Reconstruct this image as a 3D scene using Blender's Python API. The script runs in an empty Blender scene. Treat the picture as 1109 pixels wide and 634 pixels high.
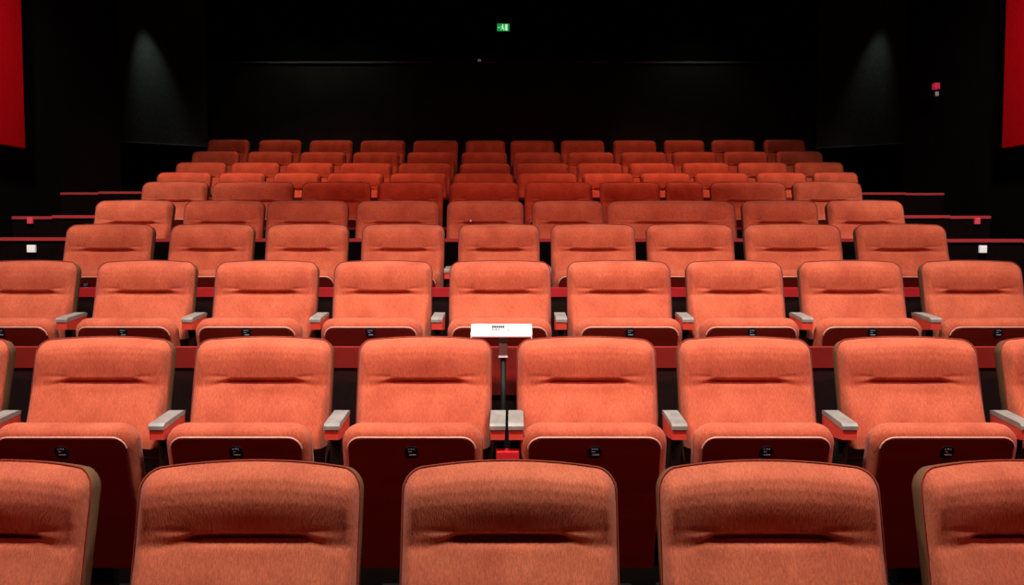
import bpy, math, random
import numpy as np
from mathutils import Vector, Matrix
random.seed(7)
C = bpy.context.scene.collection
SC = bpy.context.scene

# ------------------------------------------------------------------ camera
CAMZ = 1.44
F_PX = 1100.0
PITCH = math.atan(67/1100.0)
cam_d = bpy.data.cameras.new('camera'); cam = bpy.data.objects.new('camera', cam_d); C.objects.link(cam)
cam_d.sensor_width = 36.0; cam_d.lens = 36.0*F_PX/1109.0
cam.location = (0, 0, CAMZ); cam.rotation_euler = (math.pi/2 - PITCH, 0, 0)
cam_d.clip_end = 60; SC.camera = cam

def at(u, v, Y):
    a = (u-554.5)/F_PX; b = -(v-317.0)/F_PX
    wy = math.cos(PITCH) + b*math.sin(PITCH); wz = -math.sin(PITCH) + b*math.cos(PITCH)
    s = Y/wy
    return Vector((a*s, Y, CAMZ + wz*s))

# ------------------------------------------------------------------ world and light
w = bpy.data.worlds.new('world'); SC.world = w; w.use_nodes = True
w.node_tree.nodes['Background'].inputs[0].default_value = (1.0, 0.78, 0.70, 1)
w.node_tree.nodes['Background'].inputs[1].default_value = 0.004
SC.view_settings.view_transform = 'Standard'; SC.view_settings.look = 'None'
SC.view_settings.exposure = -0.05; SC.view_settings.gamma = 1.0; SC.view_settings.use_curve_mapping = False
CEIL = 4.19

def spot(name, loc, target, energy, angle, size=.12, blend=.6, color=(1, .95, .90)):
    l = bpy.data.lights.new(name, 'SPOT'); l.energy = energy; l.spot_size = math.radians(angle); l.spot_blend = blend
    l.shadow_soft_size = size; l.color = color
    o = bpy.data.objects.new(name, l); C.objects.link(o); o.location = loc
    o.rotation_euler = (Vector(target)-Vector(loc)).to_track_quat('-Z', 'Y').to_euler()
    return o
# front row of ceiling house lights
for x in (-1.9, 0.0, 1.9):
    spot('house_or_fill_light', (x, 2.19, 4.1), (x, 2.55, .9), 335, 108, .20, .6, (1, .97, .92))
for x in (-1.9, 0.0, 1.9):
    spot('house_or_fill_light', (x, 4.25, 4.12), (x, 4.9, 1.2), 250, 88, .10, .8, (1, .97, .92))
# side spots by the screen for the middle rows, and panel wash lamps
for s_ in (-1, 1):
    spot('house_or_fill_light', (s_*2.7, -.5, 4.1), (s_*.9, 5.0, 1.1), 540, 52, .07, .85, (1, .24, .20))  # red tint added, fill standing in for bounce off the red panels
    spot('house_or_fill_light', (s_*3.0, 5.0, 4.1), (s_*3.6, 6.6, 2.2), 520, 80, .10, .9, (1, .9, .85))  # unseen wash lamp added to brighten the red side panel
# house lights further back with fill lamps, red tint added to deepen dim rows
for x, y, e in ((-2.2, 8.3, 250), (1.8, 8.3, 230), (0, 7.3, 105), (-2.1, 10.3, 70), (1.8, 10.3, 70), (0, 9.9, 60)):
    spot('house_or_fill_light', (x, y, 4.12), (x, y+.8, 1.5), e, 84, .08, .8, (1, .38, .27))
# downlights grazing the angled rear walls
for x, e in ((-4.12, 27), (4.12, 15)):
    spot('wall_washer', (x, 11.50, 4.16), (x*.995, 11.80, 2.9), e, 34, .03, 1.0, (.85, 1.0, .92))

# ------------------------------------------------------------------ materials
def mat(name, rgb, rough=.7, metal=0., emit=None, es=0., sheen=0., spec=.3):
    m = bpy.data.materials.new(name); m.use_nodes = True
    b = m.node_tree.nodes['Principled BSDF']
    b.inputs['Base Color'].default_value = (*rgb, 1); b.inputs['Roughness'].default_value = rough
    b.inputs['Metallic'].default_value = metal; b.inputs['Specular IOR Level'].default_value = spec
    b.inputs['Sheen Weight'].default_value = sheen
    if emit: b.inputs['Emission Color'].default_value = (*emit, 1); b.inputs['Emission Strength'].default_value = es
    return m

def noisy(name, c1, c2, scale=(8, 8, 8), rough=.8, bump=.0, bscale=300., sheen=0., detail=4., spec=.2, fine=None, metal=0., bmap=None):
    m = mat(name, c1, rough, metal, sheen=sheen, spec=spec)
    nt = m.node_tree; N = nt.nodes; L = nt.links; b = N['Principled BSDF']
    tc = N.new('ShaderNodeTexCoord'); mp = N.new('ShaderNodeMapping'); mp.inputs['Scale'].default_value = scale
    n = N.new('ShaderNodeTexNoise'); n.inputs['Scale'].default_value = 1; n.inputs['Detail'].default_value = detail
    oi = N.new('ShaderNodeObjectInfo'); va = N.new('ShaderNodeVectorMath'); va.operation = 'ADD'
    mul = N.new('ShaderNodeMath'); mul.operation = 'MULTIPLY'; mul.inputs[1].default_value = 37.
    L.new(oi.outputs['Random'], mul.inputs[0]); L.new(tc.outputs['Object'], mp.inputs[0])
    L.new(mp.outputs[0], va.inputs[0]); L.new(mul.outputs[0], va.inputs[1]); L.new(va.outputs[0], n.inputs['Vector'])
    rp = N.new('ShaderNodeMapRange'); rp.inputs[1].default_value = .3; rp.inputs[2].default_value = .7
    L.new(n.outputs[0], rp.inputs[0])
    mx = N.new('ShaderNodeMix'); mx.data_type = 'RGBA'
    mx.inputs[6].default_value = (*c1, 1); mx.inputs[7].default_value = (*c2, 1); L.new(rp.outputs[0], mx.inputs[0])
    out = mx.outputs[2]
    if fine:
        mp2 = N.new('ShaderNodeMapping'); mp2.inputs['Scale'].default_value = fine
        n2 = N.new('ShaderNodeTexNoise'); n2.inputs['Scale'].default_value = 1; n2.inputs['Detail'].default_value = 3
        L.new(tc.outputs['Object'], mp2.inputs[0]); L.new(mp2.outputs[0], n2.inputs['Vector'])
        r2 = N.new('ShaderNodeMapRange'); r2.inputs[1].default_value = .3; r2.inputs[2].default_value = .7
        r2.inputs[3].default_value = .78; r2.inputs[4].default_value = 1.19; L.new(n2.outputs[0], r2.inputs[0])
        m2 = N.new('ShaderNodeMix'); m2.data_type = 'RGBA'; m2.blend_type = 'MULTIPLY'; m2.inputs[0].default_value = 1
        L.new(out, m2.inputs[6]); L.new(r2.outputs[0], m2.inputs[7]); out = m2.outputs[2]
    L.new(out, b.inputs['Base Color'])
    if bump:
        n3 = N.new('ShaderNodeTexNoise'); n3.inputs['Scale'].default_value = bscale; n3.inputs['Detail'].default_value = 2
        if bmap:
            mp3 = N.new('ShaderNodeMapping'); mp3.inputs['Scale'].default_value = bmap
            L.new(tc.outputs['Object'], mp3.inputs[0]); L.new(mp3.outputs[0], n3.inputs['Vector'])
        else: L.new(tc.outputs['Object'], n3.inputs['Vector'])
        bp = N.new('ShaderNodeBump'); bp.inputs['Strength'].default_value = bump; bp.inputs['Distance'].default_value = .002
        L.new(n3.outputs[0], bp.inputs['Height']); L.new(bp.outputs[0], b.inputs['Normal'])
    return m

M = {}
M['fabric'] = noisy('orange_velvet', (.40, .078, .035), (.53, .124, .057), (9, 9, 7), .92, .8, 1, .12, fine=(330, 90, 60), bmap=(430, 170, 95))
M['piping'] = noisy('dark_piping', (.20, .034, .017), (.26, .045, .022), rough=.7)
M['shell'] = noisy('tan_shell', (.12, .055, .024), (.17, .082, .037), (12, 12, 12), .75, .3, 200)
M['underside'] = noisy('brown_laminate', (.085, .006, .003), (.105, .008, .004), (3, 3, 20), .42, spec=.2)
M['trim'] = mat('pale_edge_band', (.62, .36, .28), .35, 0, spec=.5)
M['plate'] = mat('black_plate', (.006, .009, .014), .35)
M['plate_mark'] = mat('plate_print', (.30, .38, .45), .5)
M['iron'] = noisy('black_metal', (.010, .008, .008), (.016, .012, .010), rough=.5)
M['arm_top'] = noisy('worn_pale_armrest', (.20, .198, .175), (.31, .305, .272), (30, 14, 20), .45, spec=.4)
M['arm_side'] = noisy('red_arm', (.55, .055, .035), (.66, .075, .045), (9, 9, 9), .5)
M['crimson'] = noisy('crimson_paint', (.48, .012, .018), (.56, .018, .024), (5, 5, 5), .6)
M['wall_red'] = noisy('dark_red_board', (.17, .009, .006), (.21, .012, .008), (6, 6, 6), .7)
M['panel_red'] = noisy('crimson_fabric', (.50, .0025, .007), (.58, .004, .009), (40, 40, 40), .95, .5, 200, spec=.02, fine=(120, 60, 300))
M['black'] = noisy('black_wall', (.0040, .0040, .0037), (.0055, .0055, .005), (3, 3, 3), .95, spec=.03)
M['darkpanel'] = noisy('dark_acoustic_cloth', (.050, .056, .052), (.064, .072, .066), (20, 20, 20), .95, .4, 150, fine=(90, 90, 20))
M['backpanel'] = noisy('dark_wall_cloth', (.020, .023, .019), (.028, .031, .026), (6, 6, 2), .9)
M['ledge'] = mat('grey_ledge', (.16, .17, .15), .6)
M['wall_shade'] = noisy('shaded_wall_face', (.012, .003, .0025), (.018, .004, .003), (30, 30, 30), .95, .5, 300)  # backrest shadow put into the colour of the red walls' lower faces
M['floorblack'] = noisy('black_carpet', (.0035, .0016, .0014), (.005, .002, .0018), (30, 30, 30), .95, spec=.03)
M['cap'] = mat('red_cap', (.34, .030, .032), .5)
M['white'] = noisy('white_plastic', (.80, .80, .80), (.88, .88, .88), (10, 10, 10), .35)
M['ink'] = mat('grey_ink', (.05, .05, .05), .6)
M['metal'] = noisy('brushed_metal', (.42, .40, .38), (.55, .53, .50), (60, 60, 5), .4, metal=.6)
M['step_white'] = mat('white_step_light', (.6, .6, .58), .5, emit=(.9, .9, .85), es=.35)
M['step_red'] = mat('red_step_light', (.5, .05, .07), .5, emit=(.9, .06, .10), es=.18)
M['green'] = mat('green_exit', (.01, .2, .04), .5, emit=(.02, .55, .10), es=.5)
M['exit_white'] = mat('exit_pictogram', (.6, .8, .6), .5, emit=(.55, 1., .6), es=.9)
M['red_lens'] = mat('red_lens', (.4, .01, .03), .4, emit=(.9, .03, .10), es=.3)
M['lamp'] = mat('lamp_face', (.8, .8, .8), .5, emit=(1, 1, 1), es=.6)

# ------------------------------------------------------------------ helpers
def mesh_obj(name, verts, faces, m, parent=None, smooth=True):
    me = bpy.data.meshes.new(name); me.from_pydata([tuple(v) for v in verts], [], faces); me.update()
    if smooth:
        for p in me.polygons: p.use_smooth = True
    me.materials.append(m)
    o = bpy.data.objects.new(name, me); C.objects.link(o)
    if parent: o.parent = parent
    return o
def tag(o, label, cat, group=None):
    o['label'] = label; o['category'] = cat
    if group: o['group'] = group
    return o
def empty(name, loc, label=None, cat=None, group=None):
    o = bpy.data.objects.new(name, None); o.empty_display_size = .1; C.objects.link(o); o.location = loc
    if label: tag(o, label, cat, group)
    return o
def struct(o): o['kind'] = 'structure'; return o

class MB:
    def __init__(s): s.v = []; s.f = []
    def box(s, x0, x1, y0, y1, z0, z1, bev=0.):
        n = len(s.v)
        if not bev:
            s.v += [(x, y, z) for z in (z0, z1) for y in (y0, y1) for x in (x0, x1)]
            s.f += [tuple(n+i for i in q) for q in ((0,2,3,1), (4,5,7,6), (0,1,5,4), (2,6,7,3), (0,4,6,2), (1,3,7,5))]
            return s
        import bmesh
        bm = bmesh.new(); bmesh.ops.create_cube(bm, size=1)
        for v in bm.verts:
            v.co = Vector(((x0+x1)/2+v.co.x*(x1-x0), (y0+y1)/2+v.co.y*(y1-y0), (z0+z1)/2+v.co.z*(z1-z0)))
        bmesh.ops.bevel(bm, geom=bm.edges[:], offset=bev, segments=3, profile=.5, affect='EDGES')
        bm.verts.index_update()
        s.v += [tuple(v.co) for v in bm.verts]; s.f += [tuple(n+v.index for v in f.verts) for f in bm.faces]
        bm.free(); return s
    def prism(s, pts, x0, x1):          # pts = (y,z) outline
        n = len(s.v); k = len(pts)
        s.v += [(x0, y, z) for y, z in pts] + [(x1, y, z) for y, z in pts]
        s.f += [tuple(n+i for i in range(k)), tuple(n+k+i for i in reversed(range(k)))]
        s.f += [(n+i, n+k+i, n+k+(i+1) % k, n+(i+1) % k) for i in range(k)]
        return s
    def cyl(s, p, q, r0, r1=None, k=16):
        r1 = r0 if r1 is None else r1
        p = Vector(p); q = Vector(q); d = (q-p).normalized()
        a = d.orthogonal().normalized(); b = d.cross(a); n = len(s.v)
        for c, r in ((p, r0), (q, r1)):
            s.v += [tuple(c + (a*math.cos(t)+b*math.sin(t))*r) for t in [2*math.pi*i/k for i in range(k)]]
        s.f += [(n+i, n+(i+1) % k, n+k+(i+1) % k, n+k+i) for i in range(k)]
        s.f += [tuple(n+i for i in reversed(range(k))), tuple(n+k+i for i in range(k))]
        return s
    def obj(s, name, m, parent=None, smooth=False):
        o = mesh_obj(name, s.v, s.f, m, parent, False)
        import bmesh
        bm = bmesh.new(); bm.from_mesh(o.data); bmesh.ops.recalc_face_normals(bm, faces=bm.faces); bm.to_mesh(o.data); bm.free()
        if smooth:
            for p in o.data.polygons: p.use_smooth = True
        return o

def tube(pts, r, k=8):
    vs, fs = [], []; P = [Vector(p) for p in pts]
    for i, p in enumerate(P):
        d = (P[min(i+1, len(P)-1)] - P[max(i-1, 0)]).normalized()
        a = d.cross(Vector((0, 1, 0.0001))).normalized(); b = d.cross(a).normalized()
        vs += [p + (a*math.cos(2*math.pi*j/k)+b*math.sin(2*math.pi*j/k))*r for j in range(k)]
        if i: fs += [((i-1)*k+j, (i-1)*k+(j+1) % k, i*k+(j+1) % k, i*k+j) for j in range(k)]
    return vs, fs

# ------------------------------------------------------------------ cinema seat (local origin: floor under the top of the backrest, facing -Y)
W2 = .245; TOP = .92; ARCH = .009; RC = .042; BOW = .056; ZB = .56
def yb(z): return -.33*(TOP-z)
def bow(vs): return [(v[0], v[1]-BOW*(v[0]/W2)**2, v[2]) for v in vs]
_z = np.array([.40, .50, .60, .70, .745, .765, .79, .82, .85, .875, .895, .908, .915, .92])
_f = np.array([.262, .222, .186, .131, .105, .091, .0880, .0865, .084, .078, .067, .050, .034, .006])
zz = np.linspace(.40, .92, 521); ff = np.interp(zz, _z, _f)
ker = np.hanning(17); ker /= ker.sum(); fp = np.concatenate([np.full(8, ff[0]), ff, np.full(8, ff[-1])]); ffs = np.convolve(fp, ker, 'valid'); ffs[-10:] = ff[-10:]
def front(z): return float(np.interp(z, zz, ffs))
def ztop(x, off=0.):
    w = W2+off; r = RC+off; ax = min(abs(x), w)
    z = TOP+off - ARCH*(ax/w)**2
    if ax > w-r: z -= r - math.sqrt(max(0, r*r-(ax-(w-r))**2))
    return z
def edge_dist(x, z):
    ax = abs(x); zt = TOP - ARCH*(ax/W2)**2
    cx, cz = W2-RC, zt-RC
    if ax > cx and z > cz: return max(0, RC - math.hypot(ax-cx, z-cz))
    return max(0, min(W2-ax, zt-z))
def seat_outline(off=0., zlo=ZB, n=14):
    w = W2+off; r = RC+off; pts = []
    zs = ztop(w, off)
    for i in range(8): pts.append((-w, zlo+(zs-zlo)*i/8))
    for i in range(n+1):
        a = math.pi/2*i/n; x = -(w-r) - r*math.cos(a); pts.append((x, ztop(x, off) if i < n else ztop(-(w-r), off)))
    for i in range(1, 20): x = -(w-r)+2*(w-r)*i/20; pts.append((x, ztop(x, off)))
    return pts + [(-x, z) for x, z in reversed(pts[:8+n+1])]

def back_cushion():
    NX, NZ = 84, 92; vs = []; fs = []
    for i in range(NX+1):
        u = -1+2*i/NX; u = math.sin(u*math.pi/2)*.55+u*.45
        x = u*W2; zt = ztop(x)
        for j in range(NZ+1):
            v = j/NZ; v = v*.55+.45*math.sin(v*math.pi/2); z = ZB+(zt-ZB)*v
            e = edge_dist(x, z)
            # side falloff only by horizontal distance near the flanks, profile handles the top
            zeff = z + (TOP-zt)*max(0, (z-.70)/(zt-.70)) if zt > .70 else z
            F = front(min(zeff, TOP)) - .33*max(0, zeff-z)
            back = -yb(z)
            t = min(1, (W2-abs(x))/.040); s = (1-(1-t)**2.4)**(1/2.4)
            te = min(1, e/.030); s2 = (1-(1-te)**2.2)**(1/2.2)
            th = F-back
            # gentle pillow of the headrest and of the lumbar field
            th += .005*(1-(x/W2)**2)*math.exp(-((z-.835)/.045)**2)
            th += .008*(1-(x/W2)**2)*math.exp(-((z-.66)/.06)**2)
            # stitched crease
            h = .142; zc = .766 + .004*(min(abs(x), h*1.2)/h)**2
            tap = 1/(1+math.exp((abs(x)-h*.93)/.008))
            dz = z-zc
            g = math.exp(-(dz/.009)**2) if dz > 0 else math.exp(-(dz/.008)**2)
            th -= .030*tap*g
            # small pull folds running out from the ends of the crease
            if abs(x) > h*.85:
                k = math.exp(-((abs(x)-h)/.05)**2)
                th -= .0045*k*math.exp(-((z-(.766-.18*(abs(x)-h)))/.006)**2)
                th -= .0030*k*math.exp(-((z-(.789+.10*(abs(x)-h)))/.006)**2)
                th += .0030*k*math.exp(-((z-(.779))/.007)**2)
            th = max(.014, th) if te > .9 else max(.002, th)
            vs.append((x, -(back + th*s*s2), z))
    for i in range(NX):
        for j in range(NZ):
            a = i*(NZ+1)+j; fs.append((a, a+NZ+1, a+NZ+2, a+1))
    # back face
    n = len(vs)
    for i in range(NX+1):
        x = vs[i*(NZ+1)][0]
        for z in (ZB, ztop(x)): vs.append((x, yb(z)+.001, z))
    for i in range(NX): a = n+i*2; fs.append((a, a+1, a+3, a+2))
    return vs, fs

def back_shell():
    secs = [(-.008, 0.004), (-.002, .006), (.0015, .012), (.001, .044), (-.005, .060), (-.018, .066)]
    zl = .50; vs = []; fs = []; rings = []
    for off, dy in secs:
        o = seat_outline(off, zl); rings.append(len(vs)); vs += [(x, yb(z)+dy, z-max(0, (z-.7)/.22)*dy*.22) for x, z in o]
    k = len(seat_outline(0, zl))
    for a, b in zip(rings, rings[1:]):
        for i in range(k-1): fs.append((a+i, a+i+1, b+i+1, b+i))
        fs.append((a+k-1, a, b, b+k-1))
    n = len(vs); NX, NZ = 24, 8
    for i in range(NX+1):
        x = (W2-.018)*math.sin(math.pi/2*(-1+2*i/NX)); zt = ztop(x, -.018)
        for j in range(NZ+1):
            z = zl+(zt-zl)*j/NZ; vs.append((x, yb(z)+.066, z-max(0, (z-.7)/.22)*.066*.22))
    for i in range(NX):
        for j in range(NZ): a = n+i*(NZ+1)+j; fs.append((a, a+1, a+NZ+2, a+NZ+1))
    return vs, fs

# tip-up pan. p(l, w, t): l along length (0 hinge .. PL front edge), t from the underside (0) towards the seating face
PL = .40; PW = .242; PT = .088; FOLD = math.radians(73)
PF = Vector((0, -.40, .652))     # underside front edge
LD = Vector((0, -math.cos(FOLD), math.sin(FOLD)))
TD = Vector((0, math.sin(FOLD), math.cos(FOLD)))
def pan(l, w, t): return PF + LD*(l-PL) + Vector((w, 0, 0)) + TD*t
def pan_outline(inset, r, l0=0., n=10):
    w = PW-inset; l1 = PL-inset*.8; pts = [(l0, -w)]
    for i in range(1, 6): pts.append((l0+(l1-r-l0)*i/6, -w))
    for i in range(n+1): a = math.pi/2*i/n; pts.append((l1-r+r*math.sin(a), -(w-r)-r*math.cos(a)))
    for i in range(1, 12): pts.append((l1, -(w-r)+2*(w-r)*i/12))
    return pts + [(l, -x) for l, x in reversed(pts[:6+n+1])]
def loft(rings_pts, cap0=True, cap1=True):
    vs = []; fs = []; k = len(rings_pts[0])
    for r in rings_pts: vs += r
    for a in range(len(rings_pts)-1):
        for i in range(k): j = (i+1) % k; fs.append((a*k+i, a*k+j, (a+1)*k+j, (a+1)*k+i))
    if cap0: fs.append(tuple(reversed(range(k))))
    if cap1: fs.append(tuple((len(rings_pts)-1)*k+i for i in range(k)))
    return vs, fs

def fixnormals(o):
    import bmesh
    bm = bmesh.new(); bm.from_mesh(o.data); bmesh.ops.recalc_face_normals(bm, faces=bm.faces); bm.to_mesh(o.data); bm.free()

def make_seat():
    root = empty('cinema_seat', (0, 0, 0))
    vs, fs = back_cushion(); vs = bow(vs); o = mesh_obj('backrest', vs, fs, M['fabric'], root); fixnormals(o)
    pts = bow([(x, yb(z)-.003, z) for x, z in seat_outline(.001)])
    vs, fs = tube(pts, .0024); o = mesh_obj('piping', vs, fs, M['piping'], root); fixnormals(o)
    vs, fs = back_shell(); vs = bow(vs); o = mesh_obj('back_shell', vs, fs, M['shell'], root); fixnormals(o)
    o['label'] = 'tan brown rear shell of the backrest'
    # folded seat cushion
    prof = [(.034, .0), (.018, .004), (.006, .014), (0, .030), (0, .055), (.006, .072), (.02, .084), (.05, PT)]
    rings = [[pan(l, x, t) for l, x in pan_outline(i, .062)] for i, t in prof]
    vs, fs = loft(rings); cush = mesh_obj('seat_cushion', vs, fs, M['fabric'], root); fixnormals(cush)
    rings = [[pan(l, x, t) for l, x in pan_outline(i, .045, -.12)] for i, t in ((.026, .012), (.026, -.006), (.030, -.010))]
    vs, fs = loft(rings); p = mesh_obj('seat_underside', vs, fs, M['underside'], root, False); fixnormals(p)
    p['label'] = 'dark brown underside board of the folded seat'
    vs, fs = tube([pan(l, x, -.007) for l, x in pan_outline(.0235, .046, -.12) if l > PL-.062], .0032, 6)
    t = mesh_obj('edge_band', vs, fs, M['trim'], p); fixnormals(t); t['label'] = 'pale edge band round the underside board'
    # number plate
    def disc(cx, cl, rx, rl, t0, t1, k=20, e=.6):
        rr = []
        for t in (t0, t1):
            rr.append([pan(PL-cl+rl*math.copysign(abs(math.sin(a))**e, math.sin(a)), cx+rx*math.copysign(abs(math.cos(a))**e, math.cos(a)), t) for a in [2*math.pi*i/k for i in range(k)]])
        return loft(rr)
    vs, fs = disc(0, .068, .0215, .0195, -.009, -.014); pl = mesh_obj('number_plate', vs, fs, M['plate'], p, False); fixnormals(pl)
    vs = []; fs = []
    for cx, cl, rx, rl in ((-.008, .058, .0022, .0028), (.001, .057, .0038, .0022), (.009, .058, .002, .0028), (-.004, .067, .006, .0012), (.003, .078, .012, .0026)):
        a, b = disc(cx, cl, rx, rl, -.0135, -.0148, 10); n = len(vs); vs += a; fs += [tuple(n+i for i in f) for f in b]
    # sub-part level is full, so the print belongs to the plate mesh
    me = pl.data; me.materials.append(M['plate_mark'])
    import bmesh
    bm = bmesh.new(); bm.from_mesh(me); nv = [bm.verts.new(v) for v in vs]
    for f in fs: bm.faces.new([nv[i] for i in f]).material_index = 1
    bm.to_mesh(me); bm.free()
    # dark pedestal below
    MB().box(-.17, .17, -.20, -.06, 0, .03, .008).box(-.05, .05, -.17, -.10, .02, .44, .01).box(-.22, .22, -.19, -.13, .40, .46, .008).obj('pedestal', M['iron'], root)
    return root

def copy_tree(o, parent=None):
    c = o.copy(); C.objects.link(c); c.parent = parent
    for ch in list(o.children): copy_tree(ch, c)
    return c

def make_arm():
    root = empty('armrest', (0, 0, 0))
    w = .0255
    MB().prism([(-.375, .652), (-.375, .664), (-.36, .672), (-.17, .681), (-.15, .678), (-.15, .666)], -w, w).obj('arm_pad', M['arm_top'], root)
    MB().prism([(-.370, .618), (-.370, .655), (-.15, .670), (-.15, .60), (-.20, .60)], -w+.002, w-.002).obj('arm_body', M['arm_side'], root)
    MB().box(-.018, .018, -.30, -.10, .03, .61, .004).box(-.03, .03, -.33, -.05, 0, .03, .006).obj('stanchion', M['iron'], root)
    for n, l in (('arm_pad', 'worn pale grey top pad'), ('arm_body', 'red arm body below the pad'), ('stanchion', 'black metal upright')):
        for c in root.children:
            if c.name.startswith(n): c['label'] = l
    return root

# ------------------------------------------------------------------ rows: depth, top pixel row, curvature, left/right pixel edges of each backrest
ROWS = [
 ('front row', 2.28, 499, 0.0, [(-125, 116), (154, 397), (437, 667), (707.5, 949), (981, 1223)]),
 ('second row', 3.67, 365, 0.0, [(-135, 22), (41.5, 194.5), (214, 364.5), (389.5, 533), (560, 709), (730, 876.5), (898, 1055), (1072, 1232)]),
 ('third row', 4.95, 282.5, 0.0, [(-20, 91.5), (107.5, 217.5), (235, 348), (363, 469.5), (487.5, 596), (613, 725), (740, 846), (860.5, 975), (990.5, 1104)]),
 ('fourth row', 5.95, 243, .010, [(73.5, 172.5), (186, 279.5), (290, 380), (393, 482.5), (497, 584), (596, 687), (698, 793), (802, 909), (920.5, 1023)]),
 ('fifth row', 6.75, 217.5, .010, [(105, 193), (201, 290), (290.5, 379.5), (387, 476.5), (484.5, 567), (576, 653), (656, 795), (800, 884), (890.5, 977)]),
 ('sixth row', 7.8, 197.5, .012, [(155.4, 229.5), (231, 321), (328, 403.5), (409.5, 481), (487, 561.5), (568, 641), (648.5, 714), (719, 760.5), (766.5, 850), (854.5, 932)]),
 ('seventh row', 9.1, 187.5, .012, [(171, 232), (238, 290), (297, 349.5), (355, 417), (423, 485), (492, 555.5), (560.5, 624.5), (629.5, 685.5), (692, 747), (750, 810), (816.5, 872.5), (877.5, 928)]),
 ('eighth row', 10.05, 176.8, .012, [(191.5, 248), (251, 305), (311, 363), (369, 426), (432, 489), (498, 552.5), (559, 615.5), (624, 673), (679.5, 730), (737, 789), (796.5, 852), (857, 912.5)]),
 ('ninth row', 10.85, 165, .012, [(208.8, 261.8), (269, 319), (326, 376), (383, 433.5), (441.5, 493), (500, 549), (556, 607), (614, 664), (671, 721), (726.5, 775), (781, 831), (837.5, 890)]),
 ('back row', 11.6, 152.5, .012, [(225.7, 272.6), (281, 328.5), (336, 383.5), (391, 440), (448, 496.5), (504.4, 547), (553, 600), (606.8, 654), (663, 710), (717.5, 762), (768.5, 817), (824.7, 871.5)]),
]
ORD = ['first', 'second', 'third', 'fourth', 'fifth', 'sixth', 'seventh', 'eighth', 'ninth', 'tenth', 'eleventh', 'twelfth']
NOTE = {(0, 0): 'cut off at the left edge of the picture', (0, 1): 'left of the middle seat', (0, 2): 'the middle one with a dark straight crease',
        (0, 3): 'right of the middle seat', (0, 4): 'cut off at the right edge of the picture'}
proto = make_seat(); first = True
ROWINFO = []; SEATX = []
for ri, (rname, Y0, vt, k, spans) in enumerate(ROWS):
    ztp = at(554.5, vt, Y0).z; fz = ztp - TOP
    T = .012; xs = []
    n = len(spans)
    for si, (l, r) in enumerate(spans):
        xm = ((l+r)/2-554.5)/F_PX*Y0
        Y = Y0 - k*xm*xm
        sx = Y/math.cos(PITCH) if False else at(554.5, vt, Y)  # depth check
        def X(u, YY): return at(u, vt, YY).x
        dl = T if l > 554.5 else 0; dr = T if r < 554.5 else 0
        xl = X(l, Y+(dl or -.055)); xr = X(r, Y+(dr or -.055))
        sc = (xr-xl-.003)/(2*W2)
        o = proto if first else copy_tree(proto); first = False
        xc = (xl+xr)/2
        o.location = (xc, Y, fz); o.scale = (sc, 1, 1)
        o.rotation_euler = (0, 0, 2*k*xc*.8)
        last = si == n-1
        pos = NOTE.get((ri, si)) if ri == 0 else None
        if pos: lab = 'orange-red cinema seat in the front row, ' + pos
        elif ri == 4 and si == 6: lab = 'extra wide orange-red cinema seat in the fifth row, nearly double width'
        elif ri == 4 and si == 4: lab = 'orange-red cinema seat in the fifth row with a small pale dot on its backrest'
        elif ri == 5 and si == 7: lab = 'unusually narrow orange-red cinema seat in the sixth row, third from the right'
        elif ri == 2 and si == 4: lab = 'orange-red folded cinema seat in the third row, in the middle behind the white tray stand'
        elif ri == 1 and si == 3: lab = 'orange-red folded cinema seat in the second row just left of the tray stand pole'
        elif ri == 1 and si == 4: lab = 'orange-red folded cinema seat in the second row just right of the tray stand pole'
        elif si == 0: lab = 'orange-red cinema seat at the left end of the %s' % rname
        elif last: lab = 'orange-red cinema seat at the right end of the %s' % rname
        elif si < n/2: lab = 'orange-red cinema seat in the %s, %s from the left' % (rname, ORD[si])
        else: lab = 'orange-red cinema seat in the %s, %s from the right' % (rname, ORD[n-1-si])
        tag(o, lab, 'seat', 'seats of the %s' % rname)
        xs.append((xc, Y, sc))
        PXP = {1: [None, 52, 241, 444, 644, 830, 1026, None], 2: [3, 134, 266.5, 395.7, 541, 687, 813.5, 943.6, 1079.5]}.get(ri)
        if PXP and PXP[si]:
            dx = at(PXP[si], vt+90 if ri == 1 else vt+72, Y-.385).x - xc; dx = max(-.02, min(.02, dx))
            for ch in o.children:
                if ch.name.startswith(('seat_cushion', 'seat_underside')): ch.location.x = dx/sc
        if ri == 2:
            for q in [g for ch in o.children for g in ch.children if g.name.startswith('number_plate')]: q.location = LD*.026
        if ri == 4 and si == 4:
            p = at(510.5, 239.5, Y); lx = (p.x-xc)/sc
            b = MB().cyl((lx, -.02, p.z-fz), (lx, -front(p.z-fz)-.024, p.z-fz), .0075, .006).obj('pale_dot', M['white'], o)
            b['label'] = 'small pale round dot'
    ROWINFO.append((Y0, fz, ztp)); SEATX.append(xs)
    print(rname, 'floor %.2f' % fz, ['%.2f/%.2f' % (a, s) for a, _, s in xs])

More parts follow.
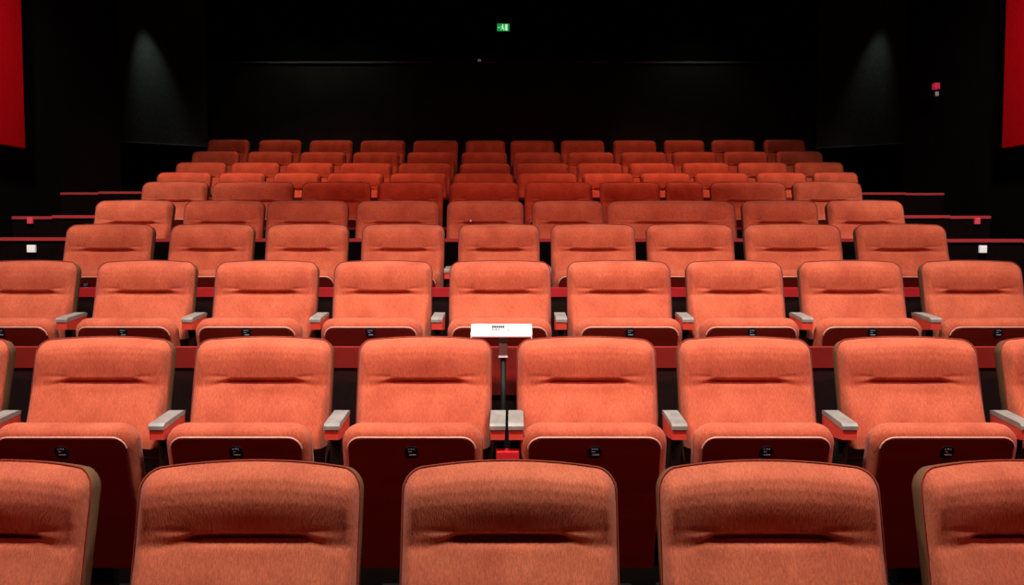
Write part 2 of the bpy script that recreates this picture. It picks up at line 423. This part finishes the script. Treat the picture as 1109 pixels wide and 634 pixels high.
arm0 = make_arm(); firsta = True
def place_arm(x, Y, z, label, group):
    global firsta
    a = arm0 if firsta else copy_tree(arm0); firsta = False
    a.location = (x, Y, z); tag(a, label, 'armrest', group)
for ri in (0, 1, 2, 3):
    rname, xs, fz = ROWS[ri][0], SEATX[ri], ROWINFO[ri][1]
    js = list(range(len(xs)-1))
    if ri == 0: js = [1, 2]
    for i in js:
        a, b = xs[i], xs[i+1]
        e0 = a[0]+a[2]*W2; e1 = b[0]-b[2]*W2; x = (e0+e1)/2; Y = (a[1]+b[1])/2
        grp = 'armrests of the %s' % rname
        if ri == 1 and i == 3:
            place_arm(at(539, 467, Y-.35).x, Y, fz, 'pale-topped red armrest in the second row, left of the pair flanking the tray stand pole', grp)
            place_arm(at(558.8, 467, Y-.35).x, Y, fz, 'pale-topped red armrest in the second row, right of the pair flanking the tray stand pole', grp)
            continue
        if ri == 0: lab = 'armrest at the bottom edge, %s of the middle front seat' % ('left' if i == 1 else 'right')
        else: lab = 'pale-topped red armrest in the %s between its %s and %s seats from the left' % (rname, ORD[i], ORD[i+1])
        place_arm(x, Y, fz, lab, grp)

# ------------------------------------------------------------------ floor tiers and low walls
fl = MB(); SW = 3.62
ys = [-.8]; 
for i in range(len(ROWS)):
    y0 = -1.0 if i == 0 else (ROWS[i-1][1]+.33)
    y1 = 12.6 if i == len(ROWS)-1 else ROWS[i][1]+.33
    half = SW if y0 < 9.2 else 4.75
    fl.box(-half, half, y0, y1, -.35, ROWINFO[i][1])
struct(fl.obj('floor', M['floorblack']))

def low_wall(ri, Yw, v_mid, face, v_l=None, v_r=None, xl=-3.5, xr=3.5, label='', capt=.02, capm='cap'):
    zt = at(554.5, v_mid, Yw).z; z0 = ROWINFO[ri][1]
    t = .035
    root = empty('partition_wall', (0, Yw, z0), label, 'partition')
    lx = SEATX[ri][0][0]-.30; rx = SEATX[ri][-1][0]+.30
    zl = at(50, v_l, Yw).z if v_l else zt; zr = at(1050, v_r, Yw).z if v_r else zt
    lx = max(lx, xl+.02); rx = min(rx, xr-.02)
    body = MB().box(lx, rx, 0, t, 0, zt-z0-capt)
    cap = MB().box(lx, rx, -.008, t+.008, zt-z0-capt, zt-z0)
    if v_l:
        body.box(xl, lx, 0, t, 0, zl-z0-capt); m = xl+(lx-xl)*.4
        cap.box(m, lx, -.008, t+.008, zl-z0-capt, zl-z0); cap.box(xl, m, -.012, t+.008, zl-z0-capt-.007, zl-z0-.007)
    if v_r:
        body.box(rx, xr, 0, t, 0, zr-z0-capt); m = rx+(xr-rx)*.6
        cap.box(rx, m, -.008, t+.008, zr-z0-capt, zr-z0); cap.box(m, xr, -.012, t+.008, zr-z0-capt-.004, zr-z0-.004)
    b = body.obj('wall_board', face, root); c = cap.obj('wall_cap', M[capm], root); c['label'] = 'red capping strip or lit top band'
    return root, z0
pb, zb1 = low_wall(1, 3.67+.30, 376.5, M['wall_shade'], label='red low wall running behind the second row of seats', xl=-2.2, xr=2.2, capt=.080, capm='wall_red')  # red top band is the lit part, dark face below the painted shadow
wl = [at(u, 400, 3.96).x for u in (526, 563)]
MB().box(wl[0], wl[1], -.012, .0, at(545, 428, 3.96).z-zb1, at(545, 377.5, 3.96).z-zb1).obj('centre_lit_column', M['wall_red'], pb)  # painted lit column between the backrest shadows, laid on as a board
low_wall(2, 4.95+.26, 312, M['wall_shade'], label='red low wall running behind the third row of seats', xl=-2.9, xr=2.9, capt=.046, capm='crimson')
pd, zd = low_wall(3, 5.95+.27, 258.5, M['floorblack'], 257.3, 259, -3.52, 3.52, label='black low wall with red cap behind the fourth row, white step lights at both ends')
pe, ze = low_wall(4, 6.75+.25, 246, M['floorblack'], 233.3, 233.3, (15-554.5)/1100*7.0, (1071-554.5)/1100*7.0, label='black low wall with red cap behind the fifth row, red step lights at both ends')
pf, zf = low_wall(5, 7.8+.26, 214, M['floorblack'], 207.6, 208.6, (68-554.5)/1100*8.06, (1020-554.5)/1100*8.06, label='black low wall with red cap behind the sixth row', capt=.018)
def step_light(parent, Yw, z0, u, v, wpx, hpx, m):
    p = at(u, v, Yw); s = Yw/1100
    o = MB().box(p.x-wpx*s/2, p.x+wpx*s/2, -.02, .0, p.z-z0-hpx*s/2, p.z-z0+hpx*s/2, .003).obj('step_light', m, parent)
    o['label'] = 'white square step light' if m == M['step_white'] else 'small red step light'
step_light(pd, 6.22, zd, 35, 269.5, 9, 8, M['step_white']); step_light(pd, 6.22, zd, 1063.5, 270, 8, 8, M['step_white'])
step_light(pe, 7.0, ze, 33.5, 239, 6, 7, M['step_red']); step_light(pe, 7.0, ze, 1057.5, 239.5, 6, 7, M['step_red'])

# ------------------------------------------------------------------ room shell
YS = 3.62/abs(at(129, 100, 1).x); YBK = 12.3
for s, nm in ((-1, 'left'), (1, 'right')):
    x0, x1 = (s*3.62, s*3.74) if s > 0 else (s*3.74, s*3.62)
    struct(MB().box(x0, x1, -1.0, YS, -.35, CEIL).obj('wall_'+nm, M['black']))
    # recess beyond the end of the side wall
    xa, xb = (3.74, 4.87) if s > 0 else (-4.87, -3.74)
    struct(MB().box(min(s*4.75, s*4.87), max(s*4.75, s*4.87), YS, 12.6, -.35, CEIL).obj('wall_%s_recess' % nm, M['black']))
    struct(MB().box(xa, xb, YS-.12, YS, -.35, CEIL).obj('trim_%d' % (1 if s < 0 else 2), M['black']))
struct(MB().box(-4.9, 4.9, YBK, YBK+.12, -.35, CEIL).obj('wall_back', M['black']))
struct(MB().box(-4.9, 4.9, -1.0, 12.6, CEIL, CEIL+.12).obj('ceiling', M['black']))
# lower cloth covered field of the back wall and its ledge
zL = at(554, 69, YBK).z
xa = at(228, 100, YBK).x; xb = at(882, 100, YBK).x
struct(MB().box(xa, xb, YBK-.03, YBK, .4, zL).obj('trim_3', M['backpanel']))
struct(MB().box(xa, xb, YBK-.05, YBK, zL, zL+.018).obj('trim_4', M['ledge']))
# angled acoustic panels in the rear corners
def angled(name, p0, p1, zb0, label):
    d = Vector((p1[0]-p0[0], p1[1]-p0[1], 0)); L = d.length; ang = math.atan2(d.y, d.x)
    root = empty(name, (p0[0], p0[1], 0), label, 'wall panel', 'angled rear wall panels'); root.rotation_euler = (0, 0, ang)
    MB().box(0, L, 0, .06, zb0, CEIL-.03).obj('panel_board', M['darkpanel'], root)
    MB().box(0, L, -.02, .06, zb0-.015, zb0).obj('bottom_rail', M['ledge'], root)
zp = at(130, 152, 11.45).z
angled('acoustic_panel', (-4.6, 11.42), (-3.62, 12.18), zp, 'dark angled acoustic panel at the left rear corner, lit from above')
angled('acoustic_panel', (3.62, 12.18), (4.6, 11.42), zp-.02, 'dark angled acoustic panel at the right rear corner, lit from above')

# red side wall panels
for s, nm in ((-1, 'left'), (1, 'right')):
    x0, x1 = sorted((s*3.55, s*3.62))
    yend = 3.55/abs(at(27.5 if s < 0 else 1085, 160, 1).x)
    zb = at(27, 161, yend).z
    tag(MB().box(x0, x1, 3.6, yend, zb, CEIL-.05, .004).obj('wall_panel', M['panel_red']), 'red fabric wall panel high on the %s side wall, cut off by the %s edge' % (nm, nm), 'wall panel', 'red side wall panels')

# ------------------------------------------------------------------ tray stand between the two middle seats of the second row
Yp = 3.80; fzB = ROWINFO[1][1]
pt = at(545, 367, Yp); ptop = at(543, 351, Yp-.10)
st = empty('tray_stand', (pt.x, Yp, fzB), 'white tray with small grey print on a black pole between the middle second row seats', 'tray')
zt = pt.z-fzB
MB().cyl((0, 0, 0), (0, 0, zt-.05), .0105).cyl((0, 0, 0), (0, 0, .012), .035, .03).obj('pole', M['iron'], st, True)
br = MB().box(-.0165, .0165, -.014, .010, zt-.065, zt+.004, .002).obj('bracket', M['metal'], st); br['label'] = 'grey metal bracket'
MB().box(-.018, .018, -.018, .012, zt-.070, zt-.064, .001).obj('clamp', M['white'], st)
lk = [at(u, 490, 3.36).x-pt.x for u in (537, 569)]
lk = [-.052-pt.x, .024-pt.x]
b = MB().box(lk[0], lk[1], -.50, -.445, .40, .579, .004).box(lk[0]+.025, lk[1]-.025, -.49, -.455, 0, .41).box(lk[0]+.01, lk[1]-.01, -.50, -.445, 0, .02, .003).obj('junction_box', M['crimson'])
b.location = (pt.x, Yp, fzB); tag(b, 'crimson box on a foot between the two paired armrests in the second row', 'box')
# tray: sloping white top, thin lip
tw = 66*Yp/1100/2; cx = at(543, 357, Yp-.05).x-pt.x
zb_, zf_ = at(543, 351, Yp+.035).z-fzB, at(543, 363.5, Yp-.055).z-fzB
tr = MB().prism([(-.055, zf_), (-.055, zf_-.006), (.035, zb_-.008), (.035, zb_)], cx-tw, cx+tw)
tr.box(cx-tw, cx-tw+.004, -.057, .034, zf_-.014, zf_+.002).box(cx+tw-.004, cx+tw, -.057, .034, zf_-.014, zf_+.002)
tray = tr.obj('tray', M['white'], st)
def on_tray(u, v, wpx, hpx, mb):
    t = (v-351)/(363.5-351); y = .035-.09*t; z = zb_+(zf_-zb_)*t; x = at(u, v, Yp+y).x-pt.x; s = Yp/1100; dy = hpx*.09/12.5
    hw = wpx*s/2; sl = (zb_-zf_)/.09
    n = len(mb.v)
    mb.v += [(x-hw, y-dy/2, z-sl*dy/2+.0008), (x+hw, y-dy/2, z-sl*dy/2+.0008), (x+hw, y+dy/2, z+sl*dy/2+.0008), (x-hw, y+dy/2, z+sl*dy/2+.0008)]
    mb.f.append((n, n+1, n+2, n+3))
mb = MB()
for i in range(6): on_tray(533.7+i*2.35, 354.3, 2.1, 3.2, mb)
for u, w_ in ((533.8, 2.0), (537.2, 2.2), (540.2, 1.8), (550.8, 1.6), (553, 1.2)): on_tray(u, 357.4 if u < 545 else 358.2, w_*.9, 1.7, mb)
mb.obj('printing', M['ink'], tray)['label'] = 'small dark grey print'

# ------------------------------------------------------------------ small things on walls and ceiling
p = at(545, 30, YBK-.04); ex = empty('exit_sign', p, 'small green lit running man exit sign high on the back wall', 'exit sign')
MB().box(-.085, .085, -.015, .04, -.055, .055, .004).obj('sign_box', M['iron'], ex)
MB().box(-.073, .073, -.019, -.014, -.044, .044).obj('sign_face', M['green'], ex)
pic = MB()
def bar(x0, z0, x1, z1, r): pic.cyl((x0, -.021, z0), (x1, -.021, z1), r, r, 8)
bar(-.012, .016, -.004, -.008, .007); pic.cyl((-.006, -.024, .029), (-.006, -.019, .029), .008, .008, 12)
bar(-.004, -.008, .010, -.020, .004); bar(.010, -.020, .006, -.036, .004); bar(-.004, -.008, -.018, -.020, .004); bar(-.018, -.020, -.032, -.024, .004)
bar(-.012, .014, .006, .008, .003); bar(-.012, .014, -.026, .004, .003)
pic.box(.022, .050, -.023, -.018, -.036, .034).box(-.062, -.042, -.023, -.018, -.004, .004)
pic.obj('pictogram', M['exit_white'], ex)
p = at(519, 65, YBK-.06)
tag(MB().cyl((p.x, YBK-.004, p.z), (p.x, YBK-.05, p.z), .022, .016).obj('wall_sensor', mat('dim_white', (.45, .45, .42), .5, emit=(1, 1, .9), es=.06), None, True), 'tiny pale sensor on the back wall below and left of the exit sign', 'sensor')
Ya = 3.6/at(1016.5, 95, 1).x; p = at(1016.5, 93.5, Ya)
al = empty('warning_lamp', (3.60, Ya, p.z), 'small red glowing lamp on the right side wall left of the red panel', 'lamp')
MB().box(-.045, .0, -.034, .034, -.026, .026, .006).obj('red_lens', M['red_lens'], al)
MB().box(-.03, .0, -.015, .015, -.085, -.045, .004).obj('switch_box', M['metal'], al)
for u, nm in ((314, 'left of the three'), (377.5, 'middle of the three'), (757, 'right of the three')):
    Yd = 11.9; p = at(u, -3, Yd)
    dl = empty('ceiling_downlight', (p.x, Yd, CEIL), 'tiny white ceiling downlight at the top edge, ' + nm, 'ceiling light', 'ceiling downlights near the back wall')
    MB().cyl((0, 0, 0), (0, 0, -.07), .045, .045).obj('housing', M['iron'], dl, False)
    MB().cyl((0, 0, -.071), (0, 0, -.074), .034, .034).obj('lamp_face', M['lamp'], dl)
    l = bpy.data.lights.new('downlight', 'SPOT'); l.energy = 5; l.spot_size = math.radians(110); l.spot_blend = .8; l.shadow_soft_size = .03; l.color = (.95, 1, .85)
    lo = bpy.data.objects.new('downlight', l); C.objects.link(lo); lo.parent = dl; lo.location = (0, 0, -.11)
